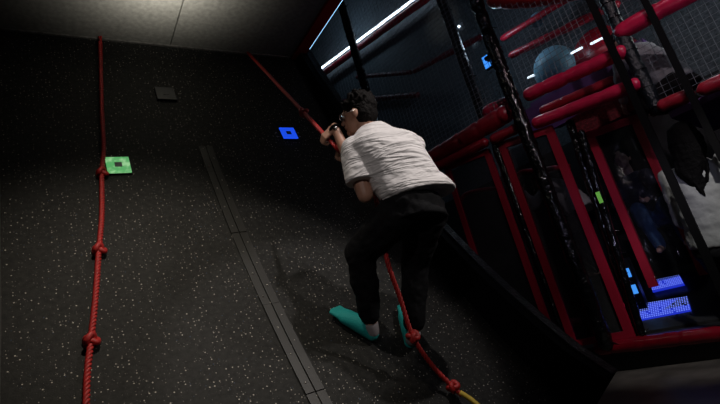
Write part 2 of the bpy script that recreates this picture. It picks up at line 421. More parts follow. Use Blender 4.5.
# ------------------------------------------------------------------ ropes
def catmull(P, step=.01):
    P = [Vector(p) for p in P]; out = []
    for i in range(len(P)-1):
        p0 = P[max(i-1, 0)]; p1 = P[i]; p2 = P[i+1]; p3 = P[min(i+2, len(P)-1)]
        n = max(2, int((p2-p1).length/step))
        for k in range(n):
            t = k/n
            out.append(.5*((2*p1)+(p2-p0)*t+(2*p0-5*p1+4*p2-p3)*t*t+(3*p1-p0-3*p2+p3)*t**3))
    out.append(P[-1]); return out
def rope(pts, rad, pitch_, label, knots, yellow=None):
    path = catmull(pts, .009)
    root = empty('climbing_rope', path[-1], label, 'rope', 'red knotted climbing ropes')
    mb = MB(); s = 0; fr = []; prev = None
    for i, p in enumerate(path):
        t = (path[min(i+1, len(path)-1)]-path[max(i-1, 0)]).normalized()
        x = (t.orthogonal() if prev is None else prev-t*prev.dot(t)).normalized(); prev = x
        if i: s += (p-path[i-1]).length
        fr.append((p, x, t.cross(x), s))
    for k in range(3):
        q = [p+(x*math.cos(2*PI*(s/pitch_+k/3))+y*math.sin(2*PI*(s/pitch_+k/3)))*rad*.52 for p, x, y, s in fr]
        mb.tube(q, rad*.50, 7)
    mb.build('cord', M['rope'], root, True)
    for kp, ks, rt in knots:
        kp = Vector(kp)
        j = min(range(len(path)), key=lambda i: (path[i]-kp).length)
        p, x, y, s = fr[j]; t = x.cross(y); q = []
        for i in range(72):
            a = 2*PI*i/72+rt
            vx = math.sin(a)+2*math.sin(2*a); vy = math.cos(a)-2*math.cos(2*a); vz = -math.sin(3*a)
            q.append(p+(x*vx*.42+y*vy*.42+t*vz*.75)*ks)
        MB().tube(q, ks*.62, 9, closed=True).build('knot', M['rope'], root, True)
    if yellow:
        q = catmull(yellow, .01); MB().tube(q, rad*.95, 10).build('end_tape', M['yellow'], root, True)['label'] = 'yellow taped rope end'
    return root
off = .03
rp = [(.49, 3.80), (.42, 3.1), (.38, 2.67), (.34, 2.42), (.30, 2.1), (.25, 1.83), (.20, 1.55), (.15, 1.31), (.12, 1.17), (.10, 1.04), (.07, .8), (.06, .5)]
rope([W(x, z, off) for x, z in [(.495, 3.86)]+rp], .0160, .070, 'red twisted rope hanging down the left of the climbing wall beside the green target',
     [(W(.345, 2.44, off), .023, .3), (W(.25, 1.84, off), .024, 1.1), (W(.15, 1.31, off), .024, 2.0)])
HL = V(1.385, 2.175, 2.118); HR = V(1.469, 2.197, 2.025)
rope([(1.76, 3.77, 3.86), tuple(V(1.76, 3.77, 3.86).lerp(HL, .5)), HL, HR, (1.60, 2.20, 1.84), (1.60, 2.19, 1.60), (1.515, 2.115, 1.36), (1.567, 2.166, 1.164), (1.61, 2.205, .955),
      (1.70, 2.235, .79), (1.775, 2.215, .66), (1.80, 2.18, .60)], .0142, .075,
     'red knotted rope slanting down to the climber and out between the legs',
     [(V(1.76, 3.77, 3.86).lerp(HL, .80), .020, .5), (V(1.61, 2.205, .955), .022, .2), (V(1.78, 2.21, .645), .022, 1.4)],
     [(1.795, 2.185, .615), (1.825, 2.15, .57), (1.85, 2.10, .50)])

# ------------------------------------------------------------------ play structure builders
def wob(seed, amp, seams, N):
    def r(i, n): return 1
    return r
def pad(name, p0, p1, r, mt, label, cat='padded bar', group='red padded bars of the play structure', seam=.32, amp=.05, parent=None, sag=0, pinch=.12, ties=None):
    p0 = Vector(p0); p1 = Vector(p1); Ln = (p1-p0).length; n = max(8, int(Ln/.02)); sd = random.random()*50
    pts = []; rr = []
    ph = random.random()*seam
    for i in range(n+1):
        t = i/n; s = t*Ln
        p = p0.lerp(p1, t); p.z -= sag*4*t*(1-t)
        k = 1+amp*noise.noise(Vector((s*7+sd, 0, sd)))*2
        d = abs(((s+ph) % seam)-seam/2)
        k *= 1-pinch*math.exp(-(d/.012)**2)
        e = min(s, Ln-s)
        if e < r: k *= math.sqrt(max(.04, 1-(1-e/r)**2))*.98+.02
        def f(an, k=k, s=s): return r*k*(1+amp*.8*noise.noise(Vector((math.cos(an)*1.5+sd, math.sin(an)*1.5, s*9))))
        pts.append(p); rr.append(f)
    mb = MB().tube(pts, rr, 14)
    root = parent
    if parent is None:
        if ties is None:
            o = mb.build(name, mt, None, True); tag(o, label, cat, group); return o
        root = empty(name, p0 if p0.z <= p1.z else p1, label, cat, group)
        mb.build('padding', mt, root, True)
    else:
        return mb.build(name, mt, parent, True)
    # cable ties with their little tails
    ax = (p1-p0).normalized(); xa = ax.orthogonal().normalized(); ya = ax.cross(xa); s = .05
    while s < Ln-.03:
        c = p0+ax*s
        ring = [c+(xa*math.cos(2*PI*k/14)+ya*math.sin(2*PI*k/14))*(r*1.03) for k in range(14)]
        b_ = MB().tube(ring, .0035, 5, closed=True)
        a = random.uniform(2.2, 5.2); d = xa*math.cos(a)+ya*math.sin(a)
        b_.cap(c+d*r, c+d*(r+.03)+ax*random.uniform(-.02, .02), .005, .0025, 6)
        b_.build('cable_tie', M['tape'], root, True)
        s += ties*random.uniform(.8, 1.2)
    return root
PG = 'padded posts of the play structure'
# posts
pad('padded_post', L(.17, -.06, .47), L(.17, -.06, 3.85), .058, M['tape'], 'thick black padded post wrapped in shiny tape, standing right of the climber', 'post', PG, .2, .10, ties=.17)
pad('padded_post', L(1.83, 0, 2.55), L(1.83, 0, 5.3), .050, M['tape'], 'black post rising above the climber in front of the white light line', 'post', PG, .25, .08, ties=.21)
pad('padded_post', L(.695, .30, 2.6), L(.695, .30, 4.6), .055, M['taperub'], 'grey-blue padded post behind the net, left of the thick black post', 'post', PG, .25, .06, ties=.26)
pad('padded_post', L(-.76, .02, 1.98), L(-.76, .02, 3.4), .050, M['taperub'], 'blue-black padded post beside the thin strut at the upper right', 'post', PG, .2, .10, ties=.15)
pad('padded_post', L(-.02, .09, .5), L(-.145, .09, 2.28), .034, M['tape'], 'black taped post right beside the middle red gate', 'post', PG, .2, .10, ties=.2)
pad('padded_post', L(-.06, .04, .5), L(-.215, .04, 2.14), .028, M['tape'], 'black taped post touching the left edge of the clear vinyl gate', 'post', PG, .2, .10, ties=.2)
pad('padded_post', L(.53, .04, .7), L(.53, .04, 2.42), .036, M['tape'], 'black taped post between the two smoky red gates', 'post', PG, .2, .10, ties=.2)
def strut(p0, p1, wd, label):
    p0 = Vector(p0); p1 = Vector(p1); a = math.radians(9.5); u = Vector((-math.sin(a), math.cos(a), 0)); n = Vector((math.cos(a), math.sin(a), 0))
    r_ = [p0+u*wd-n*.012, p0-u*wd-n*.012, p0-u*wd+n*.012, p0+u*wd+n*.012]
    q = r_+[x+(p1-p0) for x in r_]
    o = MB().hexa(q).build('flat_strut', M['dark']); tag(o, label, 'strut', 'thin black struts'); return o
strut(L(-.69, -.09, .47), L(-.69, -.09, 3.3), .025, 'long thin black strut crossing in front of the girl in the off-white sweater')
strut(L(-1.0, -.09, 1.5), L(-1.0, -.09, 2.9), .022, 'short thin black strut in front of the crouching child up in the net')
# kerb and rails
G = 'red padded bars of the play structure'
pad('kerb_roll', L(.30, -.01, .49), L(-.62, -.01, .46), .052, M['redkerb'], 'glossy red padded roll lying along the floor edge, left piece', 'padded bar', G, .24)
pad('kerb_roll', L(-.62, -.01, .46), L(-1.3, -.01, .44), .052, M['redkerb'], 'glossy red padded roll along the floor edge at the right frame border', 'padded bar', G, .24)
pad('padded_rail', L(1.62, .0, 2.56), L(.24, .0, 2.57), .085, M['redvinyl2'], 'fat dark red padded bar rising from behind the climber', 'padded bar', G, .23, .03, pinch=.16)
pad('padded_rail', L(1.30, -.02, 2.45), L(.55, -.02, 2.42), .048, M['redvinyl2'], 'red bar on top of the leftmost smoky gate', 'padded bar', G, .3)
pad('padded_rail', L(.53, -.02, 2.41), L(.23, -.02, 2.39), .048, M['redvinyl2'], 'stubby red bar left of the thick black post over the second gate', 'padded bar', G, .3)
pad('padded_rail', L(.55, .06, 2.71), L(.24, .06, 2.68), .058, M['redvinyl'], 'short bright red bar with a rounded end left of the thick black post', 'padded bar', G, .4)
pad('padded_rail', L(.10, .0, 2.62), L(-.77, .0, 2.515), .055, M['redvinyl'], 'bright red padded bar edging the upper netted deck', 'padded bar', G, .2)
pad('padded_rail', L(.12, .0, 2.36), L(-.76, .0, 2.24), .052, M['redvinyl'], 'bright red padded bar below the purple deck edge', 'padded bar', G, .3)
pad('padded_rail', L(.20, .42, 2.58), L(-.5, .42, 2.50), .045, M['redvinyl2'], 'dark red bar set back in front of the purple deck edge', 'padded bar', G, .3)
pad('padded_rail', L(-.72, .0, 2.67), L(-1.5, .0, 2.62), .062, M['redvinyl'], 'fat bright red bar at the upper right under the glaring lamp', 'padded bar', G, .35)
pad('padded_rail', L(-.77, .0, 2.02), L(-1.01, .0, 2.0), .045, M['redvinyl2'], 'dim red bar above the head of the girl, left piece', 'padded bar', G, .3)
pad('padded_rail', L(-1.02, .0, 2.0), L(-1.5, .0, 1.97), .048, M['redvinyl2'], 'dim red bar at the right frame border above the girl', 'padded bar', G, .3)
pad('padded_rail', L(.12, .08, 3.69), L(-.75, .08, 3.15), .080, M['beam'], 'sagging red padded bar at the top border of the photograph', 'padded bar', G, .2, .05, sag=.05)
pad('padded_rail', L(.56, 1.0, 3.78), L(-.6, 1.0, 3.68), .035, M['redvinyl2'], 'thin red bar behind the net, the upper of two', 'padded bar', G, .5)
pad('padded_rail', L(.52, .95, 3.52), L(-.65, .95, 3.33), .040, M['redvinyl2'], 'thin red bar behind the net, the lower of two above the pale ball', 'padded bar', G, .5)
pad('padded_rail', L(.80, .5, .70), L(.47, .5, .66), .035, M['redvinyl'], 'low red bar seen through the bottom of the smoky gates', 'padded bar', G, .4)
pad('padded_rail', L(.42, .5, .66), L(.15, .5, .74), .040, M['redvinyl'], 'low sloping red bar beside the blue lit screens', 'padded bar', G, .4)
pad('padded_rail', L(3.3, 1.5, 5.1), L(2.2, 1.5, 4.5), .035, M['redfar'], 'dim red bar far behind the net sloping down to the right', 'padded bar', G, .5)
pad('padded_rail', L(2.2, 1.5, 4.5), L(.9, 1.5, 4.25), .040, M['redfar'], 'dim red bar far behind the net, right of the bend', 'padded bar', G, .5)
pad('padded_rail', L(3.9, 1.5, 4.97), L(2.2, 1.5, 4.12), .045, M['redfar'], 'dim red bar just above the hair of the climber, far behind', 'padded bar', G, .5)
# handles inside the gates
def bentbar(pts, r, label):
    o = MB().tube(catmull(pts, .02), r, 10).build('grab_bar', M['redvinyl'], None, True); tag(o, label, 'grab bar', 'curved red grab bars')
bentbar([L(1.14, .06, 2.0), L(1.05, .1, 2.09), L(.85, .1, 2.06), L(.64, .1, 1.99)], .020, 'thin curved red bar across the leftmost smoky gate')
bentbar([L(.55, .2, 2.03), L(.50, .25, 2.085), L(.37, .25, 2.05), L(.06, .25, 1.95)], .026, 'thin curved red bar behind the second smoky gate')

# gates
def gate(s0, s1, z0, z1, sw, panel, label, thick=.02, z1b=None, wavy=False, o0=.03):
    """s0 = left stile, s1 = right stile"""
    z1b = z1 if z1b is None else z1b
    root = empty('red_gate', L((s0+s1)/2, o0, z0), label, 'gate', 'red framed gates')
    T = lambda s, o, z: L(s, o0+o, z)
    MB().box(s0-sw, s0, -thick, thick, z0, z1, T).build('stile', M['redboard'], root)
    MB().box(s1, s1+sw, -thick, thick, z0, z1b, T).build('stile', M['redboard'], root)
    q = [T(s0, -thick, z1-sw), T(s1, -thick, z1b-sw), T(s1, thick, z1b-sw), T(s0, thick, z1-sw), T(s0, -thick, z1), T(s1, -thick, z1b), T(s1, thick, z1b), T(s0, thick, z1)]
    MB().hexa(q).build('top_board', M['redboard'], root)
    if not wavy: MB().box(s1+sw, s0-sw, -thick, thick, z0, z0+sw*.8, T).build('bottom_board', M['redboard'], root)
    n = 24; vs = []; fs = []
    for i in range(n+1):
        for j in range(n+1):
            s = s1+sw*.8+(s0-s1-sw*1.6)*j/n; z = z0+sw*.5+(z1-z0-sw)*i/n
            if z > min(z1, z1b)-.02: z = min(z1, z1b)-.02
            w_ = (noise.noise(Vector((s*6, z*6, 3)))*.035+noise.noise(Vector((s*14, z*12, 9)))*.012) if wavy else 0
            e = min(i, n-i, j, n-j)/4.0
            vs.append(L(s, o0+w_*min(1, e), z))
    for i in range(n):
        for j in range(n):
            a = i*(n+1)+j; fs.append((a, a+1, a+n+2, a+n+1))
    pn = MB().add(vs, fs).build('clear_panel' if wavy else 'mesh_screen', panel, root, True)
    return root
gate(1.13, .60, .72, 2.43, .052, M['smoke'], 'leftmost red framed gate with a smoky screen, beside the climber', z1b=2.37)
gate(.49, -.02, .53, 2.37, .062, M['smoke'], 'middle red framed gate with a smoky screen behind the thick black post', z1b=2.28)
gate(-.15, -.565, .83, 2.17, .062, M['vinyl'], 'red framed gate with a crumpled clear vinyl panel beside the girl', z1b=2.12, wavy=True, o0=.30)
tg = MB().box(-.185, -.155, -.005, .0, 1.53, 1.62, lambda s, o, z: L(s, o, z)); tag(tg.build('tag_sticker', M['limetag']), 'small lime green tag on the black post by the clear vinyl gate', 'tag')

# nets
def net(name, s0, s1, z0, z1, o, cell, r, label, shear=0.0):
    mb = MB()
    n = int(abs(s1-s0)/cell); m_ = int((z1-z0)/cell)
    def P(s, z, s_=0): return L(s, o+.02*noise.noise(Vector((s*1.3, z*1.3, o))), z+shear*(s-s0))
    for i in range(n+1):
        s = s0+(s1-s0)*i/n
        mb.tube([P(s, z0+(z1-z0)*k/8) for k in range(9)], r, 4)
    for j in range(m_+1):
        z = z0+(z1-z0)*j/m_
        mb.tube([P(s0+(s1-s0)*k/8, z) for k in range(9)], r, 4)
    ob = mb.build(name, M['net'], None); tag(ob, label, 'net', 'safety nets of the play structure'); return ob
net('safety_net', .25, 2.9, 2.66, 4.95, .0, .048, .0028, 'large black safety net above and behind the climber')
net('safety_net', -.70, .10, 2.66, 3.9, .03, .046, .0019, 'safety net in front of the pale ball on the upper deck')
net('safety_net', -1.6, -.80, 2.06, 3.3, .03, .046, .0017, 'safety net in front of the crouching child at the upper right')
# deck edge
de = MB(); de.box(-.70, .45, .50, .54, 2.40, 2.70, T=lambda s, o, z: L(s, o, z)); de.box(-.70, .45, .54, .86, 2.64, 2.70, T=lambda s, o, z: L(s, o, z)); de.box(-.70, .45, .86, 1.35, 2.64, 2.875, T=lambda s, o, z: L(s, o, z))
tag(de.build('upper_deck', M['deck']), 'purple sided upper deck of the play structure', 'deck')
dk = MB(); dk.box(-1.7, -.8, .10, 1.2, 1.93, 1.98, T=lambda s, o, z: L(s, o, z))
tag(dk.build('side_deck', M['deck']), 'dark deck under the crouching child at the upper right', 'deck')
pf = MB(); pf.box(-1.9, 1.3, .05, 1.6, Z0, .50, T=lambda s, o, z: L(s, o, z))
tag(pf.build('base_platform', M['console']), 'low black platform behind the red kerb rolls', 'platform')
pb = MB().box(-2.0, 3.2, 1.62, 1.66, .5, 2.52, T=lambda s, o, z: L(s, o, z))
tag(pb.build('wall_dark_sheet', mat('black_backing_sheet', (.012, .012, .015), .7, var=(9, .5))), kind='structure')  # dark sheet added to keep the depth behind the gates black
# LED light lines
a_ = V(2.357, 3.62, 3.87); b_ = V(2.357, .6, 3.87)
o = MB().tube([a_, b_], .007, 8).build('light_line', M['led2'], None, True); tag(o, 'short white light line along the red ceiling beam', 'light line', 'white light lines')
a_ = V(4.38, 6.62, 5.79); d_ = (V(4.75, 4.28, 5.47)-V(4.40, 6.40, 5.76)); b_ = V(4.75, 4.28, 5.47)+d_*.4
o = MB().tube([a_, b_], .018, 8).build('light_line', M['led'], None, True); tag(o, 'long white light line crossing behind the net above the climber', 'light line', 'white light lines')
pad('light_line_rail', a_+V(.03, 0, -.10), b_+V(.03, 0, -.10), .055, M['redvinyl2'], 'red bar right under the long white light line', 'padded bar', G, .6)
def small_lamp(name, p, size, label, mt, n=1):
    o = MB().ball(p, size, 10, 6).build(name, mt, None, True); tag(o, label, 'lamp')
dp = MB(); 
root = empty('display_panel', L(.335, .05, 3.08), 'tiny blue lit display left of the thick black post near the top', 'display')
MB().box(.30, .37, .06, .09, 3.07, 3.21, T=lambda s, o, z: L(s, o, z)).build('housing', M['dark'], root)
MB().box(.16, .31, -.02, .075, 3.12, 3.15, T=lambda s, o, z: L(s, o, z)).build('bracket', M['dark'], root)
dd = MB()
for i in range(3):
    for j in range(5):
        dd.box(.307+.021*i, .323+.021*i, .044, .058, 3.08+.025*j, 3.099+.025*j, T=lambda s, o, z: L(s, o, z))
dd.build('lit_dots', M['cyanled'], root)
for k, (s, o, z, q) in enumerate([(.62, .9, 3.83, .018), (.47, .9, 3.62, .016), (1.35, 1.685, 4.73, .018), (1.23, 1.685, 4.39, .018)]):
    if k > 1: small_lamp('indicator_lamp', L(s, o, z), q, ['', '', 'upper tiny white lamp right of the grey-blue post', 'lower tiny white lamp right of the grey-blue post'][k], M['led'])
# rungs on the deck, the light on them put in as emission
for k, (s, z, ln) in enumerate([(-.15, 3.135, .05), (-.33, 3.11, .035), (-.40, 3.10, .022), (.36, 3.16, .03), (.27, 3.15, .025)]):
    q = MB().cap(L(s+ln, .92, z+.004), L(s-ln, .92, z-.004), .012, .012, 8)
    o = q.build('lit_rung', M['stick'], None, True)
    tag(o, ['long white-lit rung with added glow right of the pale ball', 'middle short white-lit rung with added glow right of the pale ball', 'rightmost white-lit rung with added glow right of the pale ball', 'leftmost white-lit rung with added glow left of the pale ball', 'white-lit rung with added glow just left of the pale ball'][k], 'lamp', 'white-lit rungs on the upper deck')
# pale ball and the small one
bl = MB().ball(L(.14, 1.05, 3.13), (.22, .23, .25), 24, 16)
for v in bl.v:
    d = abs((v-L(.10, 1.05, 3.1)).dot(Vector((-math.sin(.166), math.cos(.166), 0))))
    if v.z < 3.15: v.x += .04*math.exp(-(d/.03)**2)
tag(bl.build('padded_ball', M['balls'], None, True), 'large pale blue-grey padded ball behind the net on the upper deck', 'ball')
bs = MB().ball(L(.16, 1.15, 3.80), (.08, .10, .075), 16, 10); tag(bs.build('padded_ball', M['balls'], None, True), 'small pale ball between the two thin red bars', 'ball')
# red mesh tunnel behind
tn = MB().tube([L(-.30, 1.45, 3.02), L(-.30, 1.0, 3.02)], .26, 24); 
tag(tn.build('crawl_tunnel', M['redvinyl2'], None, True), 'round dark red crawl tunnel behind the pale ball', 'tunnel')
# dark red fuzzy cover below the deck
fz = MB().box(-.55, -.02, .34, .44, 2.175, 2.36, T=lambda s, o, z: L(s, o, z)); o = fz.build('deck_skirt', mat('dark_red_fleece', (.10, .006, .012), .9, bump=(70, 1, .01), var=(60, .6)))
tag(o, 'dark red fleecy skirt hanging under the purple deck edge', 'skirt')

# console with blue lit screens
cs = empty('arcade_console', L(-.1, .5, .5), 'black sloping console with two blue dotted light screens', 'console')
def quadbox(p, d, name, mt, parent):
    n = (Vector(p[1])-Vector(p[0])).cross(Vector(p[3])-Vector(p[0])).normalized()
    return MB().hexa([Vector(q)-n*d for q in p]+[Vector(q) for q in p]).build(name, mt, parent)
T = lambda s, o, z: L(s, o, z)
shell = MB()
prof = [(.30, .50), (.30, .52), (.62, .715), (.66, .70), (.95, .86), (1.5, .92), (1.5, .50)]
vs = [L(.14, o_, z_) for o_, z_ in prof]+[L(-.62, o_, z_) for o_, z_ in prof]; n = len(prof)
fs = [tuple(range(n)), tuple(range(2*n-1, n-1, -1))]+[(i, (i+1) % n, n+(i+1) % n, n+i) for i in range(n)]
MB().add(vs, fs).build('shell', M['console'], cs)
def screen(p, nx, ny, h=.010):
    a, b, c, d = [Vector(q) for q in p]    # top-left, top-right, bottom-right, bottom-left
    nn = (b-a).cross(d-a).normalized()
    if nn.x > 0: nn = -nn
    f = MB().hexa([d-nn*.0, c-nn*.0, b-nn*.0, a-nn*.0, d+nn*h, c+nn*h, b+nn*h, a+nn*h]).build('light_screen', M['blueled'], cs)
    q = MB()
    for i in range(nx):
        for j in range(ny):
            if random.random() < .04: continue
            u0 = (i+.22)/nx; u1 = (i+.78)/nx; v0 = (j+.22)/ny; v1 = (j+.7)/ny
            P = lambda u, v, k: a.lerp(b, u).lerp(d.lerp(c, u), v)+nn*(h+.012+k)
            q.hexa([P(u0, v1, 0), P(u1, v1, 0), P(u1, v0, 0), P(u0, v0, 0), P(u0, v1, .002), P(u1, v1, .002), P(u1, v0, .002), P(u0, v0, .002)])
    q.build('lit_dots', M['dotled'], f)
screen([L(.08, .58, .695), L(-.29, .58, .675), L(-.32, .42, .585), L(.05, .42, .585)], 22, 9)
screen([L(.04, .9, .845), L(-.20, .9, .835), L(-.25, .75, .765), L(-.0, .75, .765)], 18, 7)
vb = empty('lit_column', L(.06, .5, .5), 'narrow black column with two small cyan lit windows behind the posts', 'column')
MB().box(.0, .13, .505, .56, .5, 1.1, T).build('shell', M['console'], vb)
for z in (.94, .80):
    MB().box(.02, .10, .498, .506, z, z+.075, T).build('lit_window', M['cyanled'], vb)

# ------------------------------------------------------------------ people
def basis(fwd, up):
    f = Vector(fwd).normalized(); u = (Vector(up)-f*Vector(up).dot(f)).normalized(); r = f.cross(u)
    return f, u, r        # forward, up, right
def head_shape(mb, c, fwd, up, s=1.0):
    f, u, r = basis(fwd, up); c = Vector(c)
    Mx = Matrix((r, f, u)).transposed()
    mb.ball(c+u*.02*s, (.072*s, .092*s, .098*s), 20, 14, Mx)            # cranium
    mb.ball(c+f*.035*s-u*.045*s, (.052*s, .055*s, .062*s), 16, 12, Mx)  # jaw
    mb.ball(c+f*.075*s-u*.085*s, (.022*s, .018*s, .018*s), 10, 8, Mx)   # chin
    mb.cap(c+f*.088*s+u*.015*s, c+f*.108*s-u*.022*s, .008*s, .013*s, 10)     # nose
    for sx in (-1, 1):
        mb.ball(c+r*sx*.073*s-f*.008*s-u*.008*s, (.010*s, .020*s, .030*s), 10, 8, Mx)  # ears
        mb.ball(c+r*sx*.03*s+f*.083*s+u*.022*s, (.018*s, .01*s, .008*s), 8, 6, Mx)     # brows
    mb.ball(c+f*.092*s-u*.048*s, (.022*s, .008*s, .006*s), 8, 6, Mx)      # lips
    mb.ball(c+f*.090*s-u*.058*s, (.020*s, .008*s, .006*s), 8, 6, Mx)
def hand_shape(mb, wrist, fdir, palm_n, thumb_side, curl=1.1, s=1.0):
    """palm from the wrist along fdir; palm faces palm_n; fingers curl towards palm_n"""
    f = Vector(fdir).normalized(); n = (Vector(palm_n)-f*Vector(palm_n).dot(f)).normalized(); r = f.cross(n)*thumb_side; w_ = Vector(wrist)
    for k in range(4):
        x = (-.028+.0187*k)*s
        mb.cap(w_+r*x*.6+f*.01*s, w_+r*x+f*.082*s, .0125*s, .0105*s, 8)
    for k in range(4):
        x = (-.028+.0187*k)*s
        ln = (.068, .080, .086, .078)[k]*s; p = w_+r*x+f*.084*s; a = curl*.35; pr = p
        for j, q in enumerate((.42, .32, .26)):
            d = f*math.cos(a)+n*math.sin(a); nx = pr+d*ln*q
            mb.cap(pr, nx, (.0088-.0009*j)*s, (.0080-.0009*j)*s, 8); pr = nx; a += curl*.75
    p = w_+r*.026*s+f*.022*s; d1 = (f*.65+r*.6+n*.45).normalized(); p2 = p+d1*.040*s
    mb.cap(p, p2, .0135*s, .011*s, 8); d2 = (f*.7+n*.75-r*.05).normalized(); p3 = p2+d2*.032*s
    mb.cap(p2, p3, .0108*s, .0095*s, 8); mb.cap(p3, p3+(f*.35+n*.9-r*.35).normalized()*.024*s, .0095*s, .008*s, 8)

per = empty('person', (1.62, 2.35, .9), 'person in white t-shirt and black trousers climbing the wall with the red rope', 'person')
hipL, hipR = V(1.545, 1.945, 1.575), V(1.725, 1.945, 1.560)
knL, knR = V(1.455, 2.262, 1.455), V(1.79, 2.235, 1.35)
anL, anR = V(1.535, 2.460, 1.075), V(1.735, 2.36, .965)
pel, wst, chs, nck = V(1.635, 1.925, 1.60), V(1.62, 1.905, 1.70), V(1.585, 1.925, 1.87), V(1.556, 1.972, 2.05)
hd = V(1.515, 2.005, 2.178)
shL, shR = V(1.412, 2.0, 1.955), V(1.765, 1.935, 1.950)
elL = V(1.412, 2.005, 1.705)
rdir = (V(1.76, 3.77, 3.86)-HL).normalized(); tcam = (HL-V(0, 0, 1)).normalized(); hn = (tcam-rdir*tcam.dot(rdir)).normalized(); hfd = hn.cross(rdir)
hside = 1
if hfd.dot(R_) > 0: hfd = -hfd; hside = -1
wrL = HL-hfd*.072-hn*.026; haL = HL
elR = V(1.80, 2.150, 1.84); wrR = HR-hfd*.072-hn*.026; haR = HR
up_t = (nck-pel).normalized(); sh_ax = (shR-shL).normalized(); dep = sh_ax.cross(up_t).normalized()
if dep.y < 0: dep = -dep      # towards the wall
hfw = V(-.52, .84, .12); hup = V(.05, -.12, 1)
hf, hu, hr = basis(hfw, hup)
toeL, heelL = W(1.435, 1.168, .048), W(1.55, .99, .052)
toeR, heelR = W(1.86, 1.08, .048), W(1.755, .90, .04)
mb = MB()
head_shape(mb, hd, hfw, hup)
mb.cap(nck-up_t*.03, hd-hu*.05-hf*.01, .055, .050)
mb.loft([(pel-up_t*.06, sh_ax*.15, dep*.10), (wst, sh_ax*.13, dep*.09), (chs, sh_ax*.155, dep*.10), (chs+up_t*.10, sh_ax*.165, dep*.09), (nck-up_t*.01, sh_ax*.07, dep*.06)])
for S, E_, Wr, Ha, tside in ((shL, elL, wrL, haL, 1), (shR, elR, wrR, haR, -1)):
    mb.cap(S, E_, .050, .044); mb.cap(E_, E_.lerp(Wr, .35), .043, .040); mb.cap(E_.lerp(Wr, .3), Wr, .040, .025)
for H, K, A in ((hipL, knL, anL), (hipR, knR, anR)):
    mb.cap(H, K, .080, .055); mb.cap(K, K.lerp(A, .35), .052, .052); mb.cap(K.lerp(A, .3), A, .052, .036)
for A, T_, H in ((anL, toeL, heelL), (anR, toeR, heelR)):
    mb.cap(A, H, .034, .028); mb.cap(H, H.lerp(T_, .86), .028, .020)
rd = (HL-HR).normalized()          # rope direction through the hands
cdir = (V(0, 0, 1.0)-HL); 
toR = (HL-wrL)
hand_shape(mb, wrL, hfd, hn, hside, 1.75, 1.0)
hand_shape(mb, wrR, hfd, hn, hside, 1.75, 1.0)
body = mb.build('body', M['skin'], per, True); remesh(body, .0055, 3)
# shirt
def shirt(name, par, mt, hem, wst, chs, nck, sh_ax, dep, up_t, sleeves, sc=1.0, disp=(.016, .11), voxel=.008):
    s = MB()
    s.loft([(hem, sh_ax*.215*sc, dep*.155*sc), (hem+up_t*.05, sh_ax*.212*sc, dep*.15*sc), (wst+up_t*.03, sh_ax*.20*sc, dep*.15*sc), (chs, sh_ax*.20*sc, dep*.15*sc), (chs+up_t*.10*sc, sh_ax*.205*sc, dep*.135*sc),
            (nck-up_t*.02*sc, sh_ax*.14*sc, dep*.10*sc), (nck+up_t*.035*sc, sh_ax*.072*sc, dep*.066*sc)], 28)
    for S, E_, r0, r1 in sleeves:
        d = (E_-S).normalized(); s.loft([(S-d*.03, *perp(d, r0*.9)), (S+d*.02, *perp(d, r0)), (S.lerp(E_, .5), *perp(d, (r0+r1)/2)), (E_, *perp(d, r1))], 18)
        s.ball(S, r0*.98, 14, 10)
    o = s.build(name, mt, par, True); remesh(o, voxel, 5, disp); return o
def perp(d, r):
    a = d.orthogonal().normalized(); return a*r, d.cross(a)*r
shirt('t_shirt', per, M['shirt'], V(1.660, 1.885, 1.63), wst+V(.012, 0, 0), chs, nck, sh_ax, dep, up_t,
      [(shL+V(.01, 0, 0), elL.lerp(shL, .27), .082, .092), (shR, shR.lerp(elR, .8), .072, .080)])
# trousers
s = MB()
hx = (hipR-hipL).normalized()
s.loft([(pel+up_t*.10, hx*.165, dep*.125), (pel, hx*.18, dep*.145), (pel-up_t*.10, hx*.175, dep*.135)], 24)
for H, K, A in ((hipL, knL, anL), (hipR, knR, anR)):
    s.cap(H, K, .112, .088); s.cap(K, K.lerp(A, .5), .088, .076); s.cap(K.lerp(A, .45), A.lerp(K, .17), .076, .063)
tro = s.build('trousers', M['trousers'], per, True); remesh(tro, .010, 4, (.028, .08))
# socks
for A, T_, H, nm in ((anL, toeL, heelL, 'L'), (anR, toeR, heelR, 'R')):
    d = (T_-H).normalized(); n_, t_ = nrm((A.z+H.z)/2); sd = d.cross(n_).normalized()
    s = MB(); s.loft([(H-d*.030+n_*.002, sd*.018, n_*.020), (H-d*.012, sd*.036, n_*.038), (H+d*.05+n_*.014, sd*.044, n_*.060), (H+d*.12+n_*.008, sd*.048, n_*.054), (T_-d*.05, sd*.053, n_*.042), (T_-d*.008, sd*.046, n_*.026)], 20)
    for k in range(5):
        s.cap(T_-d*.02+sd*(-.034+.017*k), T_+d*(.040-.004*abs(k-1)*1.5)+sd*(-.036+.018*k)-n_*.002, .0145, .0135, 8)
    s.cap(H+d*.02+n_*.02, H+(A-H)*.42, .037, .036)
    o = s.build('grip_sock', M['sock'], per, True); remesh(o, .0055, 3)
    o['label'] = 'turquoise grip sock'
    q = MB().cap(H+(A-H)*.30+n_*.002, A, .038, .040, 14).build('ankle_sock', M['anklesock'], per, True); q['label'] = 'pale grey ankle sock'
